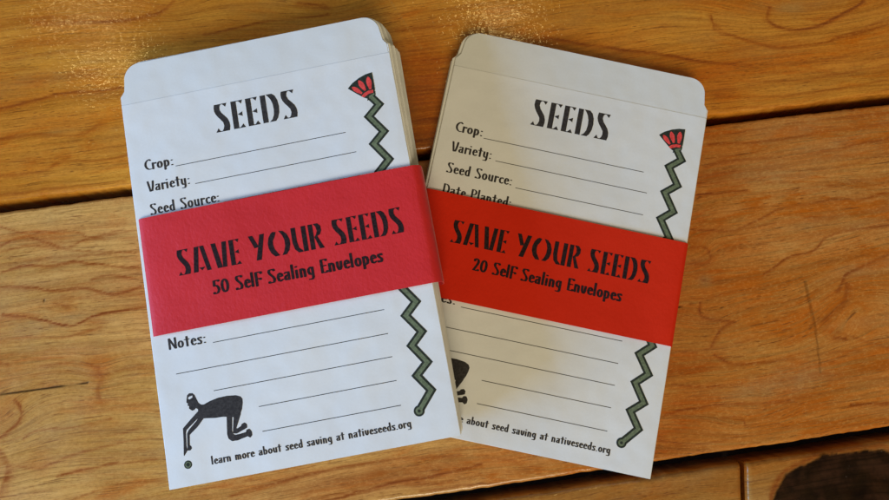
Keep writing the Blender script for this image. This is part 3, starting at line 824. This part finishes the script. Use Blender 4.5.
def build_stack(st, label_top, labels, group_low, seed, fan, what):
    mw = st.mw
    zs = lambda u, v: st.top + st.lift(u, v)
    # -- the top envelope, with its parts
    top = bpy.data.objects.new('seed_envelope', None)
    COL.objects.link(top)
    top.matrix_world = mw
    tag(top, label_top, 'envelope')
    link('front_panel', grid_sheet('front_panel', 0, EW, 0, FRONT_TOP, st.top, .10, st.lift), M_PAPER, top)
    back = [(0.02, .05), (EW - .02, .05), (EW, EH), (EW - .55, EH + .55), (.55, EH + .55), (0, EH)]
    link('back_panel', flat_sheet('back_panel', back, st.top - .205, st.top - .165), M_FLAP, top)
    o = [(1.15, EH - 2.4), (EW - 1.15, EH - 2.4), (EW - .95, EH + .3), (EW - 1.35, EH + 1.8), (EW - 1.7, FLAP_TOP - 5.5)]
    fl = sheet_outline()
    fl = [(.4, 104), (EW - .4, 104), (EW - .4, EH - .2)] + [p for p in fl if p[1] > EH + .4] + [(.4, EH - .2)]
    fm = flat_sheet('flap', fl, st.top - .158, st.top - .108)
    link('flap', fm, M_FLAP, top)
    # printed matter
    I = Ink(); I.text('SEEDS', DECO, 26.4, 50.45, 95.45, 8.35, zs, track=.10)
    I.build('printed_heading', M_INK, top)
    I = Ink()
    for txt, u0, u1, v in (('Crop:', 4.5, 13.0, 88.5), ('Variety:', 4.5, 17.0, 82.1), ('Seed Source:', 4.5, 24.6, 75.4),
                           ('Date Planted:', 4.6, 25.6, 68.75), ('Notes:', 4.6, 15.3, 36.85)):
        I.text(txt, SMALL, u0, u1, v, 3.15, zs, track=.05)
        I.build('printed_field_name', M_INK, top); I = Ink()
    I.text('learn more about seed saving at nativeseeds.org', SMALL, 12.2, 66.9, 4.45, 2.15, zs, track=.045, a=.085, b=.045)
    I.build('printed_website_line', M_INK, top)
    I = Ink()
    for u0, u1, v in ((13.4, 63.0, 88.1), (18.3, 65.0, 81.9), (25.8, 64.95, 75.0), (27.0, 65.0, 68.5), (17.0, 65.05, 36.6), (5.7, 64.95, 30.0),
                      (15.4, 65.0, 23.65), (27.05, 65.0, 17.2), (27.0, 65.05, 10.55)):
        I.strip((u0, v), (u1, v), .19, zs)
        I.build('writing_line', M_INK, top); I = Ink()
    # flower and zigzag stalk
    Z = zig_points()
    stem = Ink()
    for w, ink_, dz in ((2.3, 'd', .02), (1.08, 'g', .045)):
        J = Ink()
        L, R = mitre(Z, w)
        for i in range(len(Z) - 1):
            J.poly([L[i], R[i], R[i + 1], L[i + 1]], zs, dz)
        J.poly(circle(Z[-1], 1.48 if ink_ == 'd' else .95), zs, dz + .003)
        if ink_ == 'd':
            J.poly([(70.7, 96.0), (73.3, 97.3), (73.4, 98.5), (70.9, 97.4)], zs, dz + .006)
            s_ = J.build('stalk', M_DKGREEN, top)
        else:
            J.poly([(71.3, 96.6), (73.0, 97.4), (73.0, 98.0), (71.3, 97.3)], zs, dz + .006)
            s2 = J.build('stalk_fill', M_GREEN, s_)
    J = Ink(); J.poly(circle(Z[-1], .42), zs, .07); J.build('stalk_dot', M_DKGREEN, s_)
    J = Ink(); J.poly(FAN, zs, .055); fl_ = J.build('flower_head', M_DKGREEN, top)
    J = Ink()
    for a, b, w in (((67.0, 100.95), (69.5, 98.5), 1.3), ((69.2, 102.55), (70.6, 99.2), 1.45), ((72.0, 103.1), (72.1, 99.3), 1.5)):
        J.poly(petal(a, b, w), zs, .075)
    J.poly([(69.2, 97.75), (70.2, 98.5), (71.5, 98.95), (72.85, 98.95), (72.75, 98.1), (71.5, 98.0), (70.6, 97.6), (69.9, 97.15)], zs, .075)
    J.build('petals', M_RED, fl_)
    # crawling figure setting a seed
    J = Ink()
    J.poly(FIG_BODY, zs, .02, holes=[FIG_CAP])
    for P in (FIG_ARM_A, FIG_ARM_B, FIG_LEG_A, FIG_LEG_B):
        J.poly(P, zs, .022)
        for a, b in zip(P, P[1:] + P[:1]):
            J.strip(a, b, .20, zs, .0225 + .00005 * (len(J.F) % 40), n=1)
    J.build('printed_figure', M_INK, top)
    J = Ink(); J.poly(circle((5.83, 5.6), 1.1), zs, .02); sd = J.build('printed_seed', M_DKGREEN, top)
    J = Ink(); J.poly(circle((5.83, 5.6), .78), zs, .04); J.build('seed_ring', M_GREEN, sd)
    J = Ink(); J.poly(circle((5.83, 5.6), .50), zs, .06); J.poly(circle((5.83, 5.6), .2), zs, .062); J.build('seed_core', M_DKGREEN, sd)
    # -- the envelopes under it, one object each
    low = flat_sheet('seed_envelope', sheet_outline(), 0, PITCH - .030)
    low.materials.append(M_EDGE)
    r = random.Random(seed)
    first = None
    for j in range(1, st.n):
        lims = (.05, .14, .25, .40, .56, .74) if st.n > 30 else (.12, .35, .6, .8)
        gap = (st.n - 1) * .018 / len(lims)
        z = st.top - .21 - PITCH * j + .018 * j - gap * sum(j / st.n > q for q in lims)
        ang, du, dv = fan(j / st.n, r)
        if r.random() < .12: du += r.uniform(.10, .28) * (1 if st.n > 30 else -1)
        lm = (Matrix.Translation((0, 0, z * MM)) @ Matrix.Translation((EW * MM, 0, 0)) @ Matrix.Rotation(ang, 4, 'Z')
              @ Matrix.Translation(((du - EW) * MM, dv * MM, 0)))
        if first is None:
            first = link('seed_envelope', low)
            e = first
        else:
            e = first.copy(); COL.objects.link(e)
        e.matrix_world = mw @ lm
        tag(e, labels, 'envelope', group_low)
    return top


def band(st, v0, v1, u0, u1, zt, label, count, head, sub, rr_):
    """closed paper loop round the stack; zt is the outside height of its top face"""
    th = .26
    zb = .03
    r = rr_
    arch = .50 if count == '50' else .25
    def ring(o):
        P = []
        rr = r - o
        for cx, cy, a0 in ((u1 - r, zt - r, 90), (u1 - r, zb + r, 0), (u0 + r, zb + r, -90), (u0 + r, zt - r, -180)):
            for k in range(7):
                a = math.radians(a0 - 90 * k / 6)
                P.append((cx + rr * math.cos(a), cy + rr * math.sin(a)))
        return P
    # densify the top run so that it can bow slightly
    def dens(P):
        out = []
        for i, p in enumerate(P):
            q = P[(i + 1) % len(P)]
            L = math.hypot(q[0] - p[0], q[1] - p[1])
            n = max(1, int(L / 2.5))
            out += [(p[0] + (q[0] - p[0]) * k / n, p[1] + (q[1] - p[1]) * k / n) for k in range(n)]
        return out
    O, N = ring(0), ring(th)
    # corresponding densification
    D0, D1 = [], []
    for i in range(len(O)):
        p, q = O[i], O[(i + 1) % len(O)]; p1, q1 = N[i], N[(i + 1) % len(N)]
        n = max(1, int(math.hypot(q[0] - p[0], q[1] - p[1]) / 2.5))
        for k in range(n):
            t = k / n
            D0.append((p[0] + (q[0] - p[0]) * t, p[1] + (q[1] - p[1]) * t))
            D1.append((p1[0] + (q1[0] - p1[0]) * t, p1[1] + (q1[1] - p1[1]) * t))
    nv = 14
    vs = [v0 + (v1 - v0) * k / nv for k in range(nv + 1)]

    def bow(u, v, z):
        if z < st.z0 + 1: return 0
        a = max(u - u0, 0); c = max(u1 - u, 0)
        h = .10 + arch * (1 - math.exp(-a / 3.4)) * (1 - math.exp(-c / 3.4)) + .05 * math.sin(u / 8 + st.seed * 3 + v / 30)
        return h * min(1, (z - st.z0) / 3)
    V, F = [], []
    n = len(D0)
    for ringp in (D0, D1):
        for v in vs:
            for (u, z) in ringp:
                V.append((u, v, z + bow(u, v, z)))
    M_ = len(vs) * n
    for j in range(nv):
        for i in range(n):
            a, b_ = j * n + i, j * n + (i + 1) % n
            F.append((a, b_, b_ + n, a + n))
            F.append((M_ + a, M_ + a + n, M_ + b_ + n, M_ + b_))
    for i in range(n):
        a, b_ = i, (i + 1) % n
        F.append((a, M_ + a, M_ + b_, b_))
        a, b_ = nv * n + i, nv * n + (i + 1) % n
        F.append((a, b_, M_ + b_, M_ + a))
    me = mesh_from('paper_band', V, F, False)
    me.polygons.foreach_set('use_smooth', [k < 2 * nv * n for k in range(len(F))])
    bm = bmesh.new(); bm.from_mesh(me); bmesh.ops.recalc_face_normals(bm, faces=bm.faces); bm.to_mesh(me); bm.free()
    me.set_sharp_from_angle(angle=math.radians(42))
    ob = link('paper_band', me, M_BAND if count == '50' else M_BAND_B)
    ob.matrix_world = st.mw
    tag(ob, label, 'paper band')
    zf = lambda u, v: zt + bow(u, v, zt) + .012
    I = Ink(); I.text('SAVE YOUR SEEDS', DECO, head[0], head[1], head[2], head[3], zf, track=.085)
    I.build('printed_title', M_INK_BAND, ob)
    I = Ink(); I.text(count + ' SelF Sealing Envelopes', SMALL, sub[0], sub[1], sub[2], sub[3], zf, track=.05, a=.09, b=.042)
    I.build('printed_count', M_INK_BAND, ob)
    return ob


def fan_left(t, r):
    # the pile has slipped in a few blocks
    k = 0
    for lim in (.05, .14, .25, .40, .56, .74):
        k += t > lim
    ang = (-.05, -.32, -.46, -.72, -.80, -1.05, -1.12)[k]
    du = (-.10, -.16, -.02, -.22, .10, -.15, .05)[k]
    dv = (-.05, .15, .1, .5, .4, .8, .7)[k]
    return (math.radians(ang + r.uniform(-.035, .035)), du + .06 * k - .08 + r.uniform(-.07, .07), dv + r.uniform(-.08, .08))


def fan_right(t, r):
    k = 0
    for lim in (.12, .35, .6, .8):
        k += t > lim
    ang = (.02, .30, .16, .42, .30)[k]
    du = (0, -.32, .05, -.45, -.2)[k]
    dv = (.0, .25, -.1, .3, .1)[k]
    return (math.radians(ang + r.uniform(-.05, .05)), du + r.uniform(-.08, .08), dv + r.uniform(-.08, .08))


SL = Stack(stack_matrix(-55.6104, -48.9351, .4199445, .0869593), 50, .40, (41.3, 74.6), 1.0)
SR = Stack(stack_matrix(-7.4335, -19.9312, .0266521, .0064486), 20, .30, (38.0, 69.2), 2.6)
build_stack(SL, 'top seed envelope of the thick stack, printed crawling figure fully visible',
            'plain white envelope edge showing beneath the top one in the thick left stack', 'envelopes beneath the top one of the thick stack', 5, fan_left, 'L')
build_stack(SR, 'top seed envelope of the thin stack, lower left corner covered',
            'plain white envelope edge showing beneath the top one in the thin right stack', 'envelopes beneath the top one of the thin stack', 9, fan_right, 'R')
band(SL, 41.25, 74.75, -.42, 82.3, SL.top + .35, 'pinkish red paper band reading SAVE YOUR SEEDS, 50 Self Sealing Envelopes, round the thick stack',
     '50', (10.5, 74.5, 56.5, 7.15), (19.5, 67.3, 49.5, 3.9), 2.8)
band(SR, 38.0, 69.2, -.75, 80.0, SR.top + .35, 'orange-red paper band reading SAVE YOUR SEEDS, 20 Self Sealing Envelopes, round the thin stack',
     '20', (9.8, 69.7, 54.7, 6.75), (18.0, 62.6, 47.8, 3.7), 1.6)
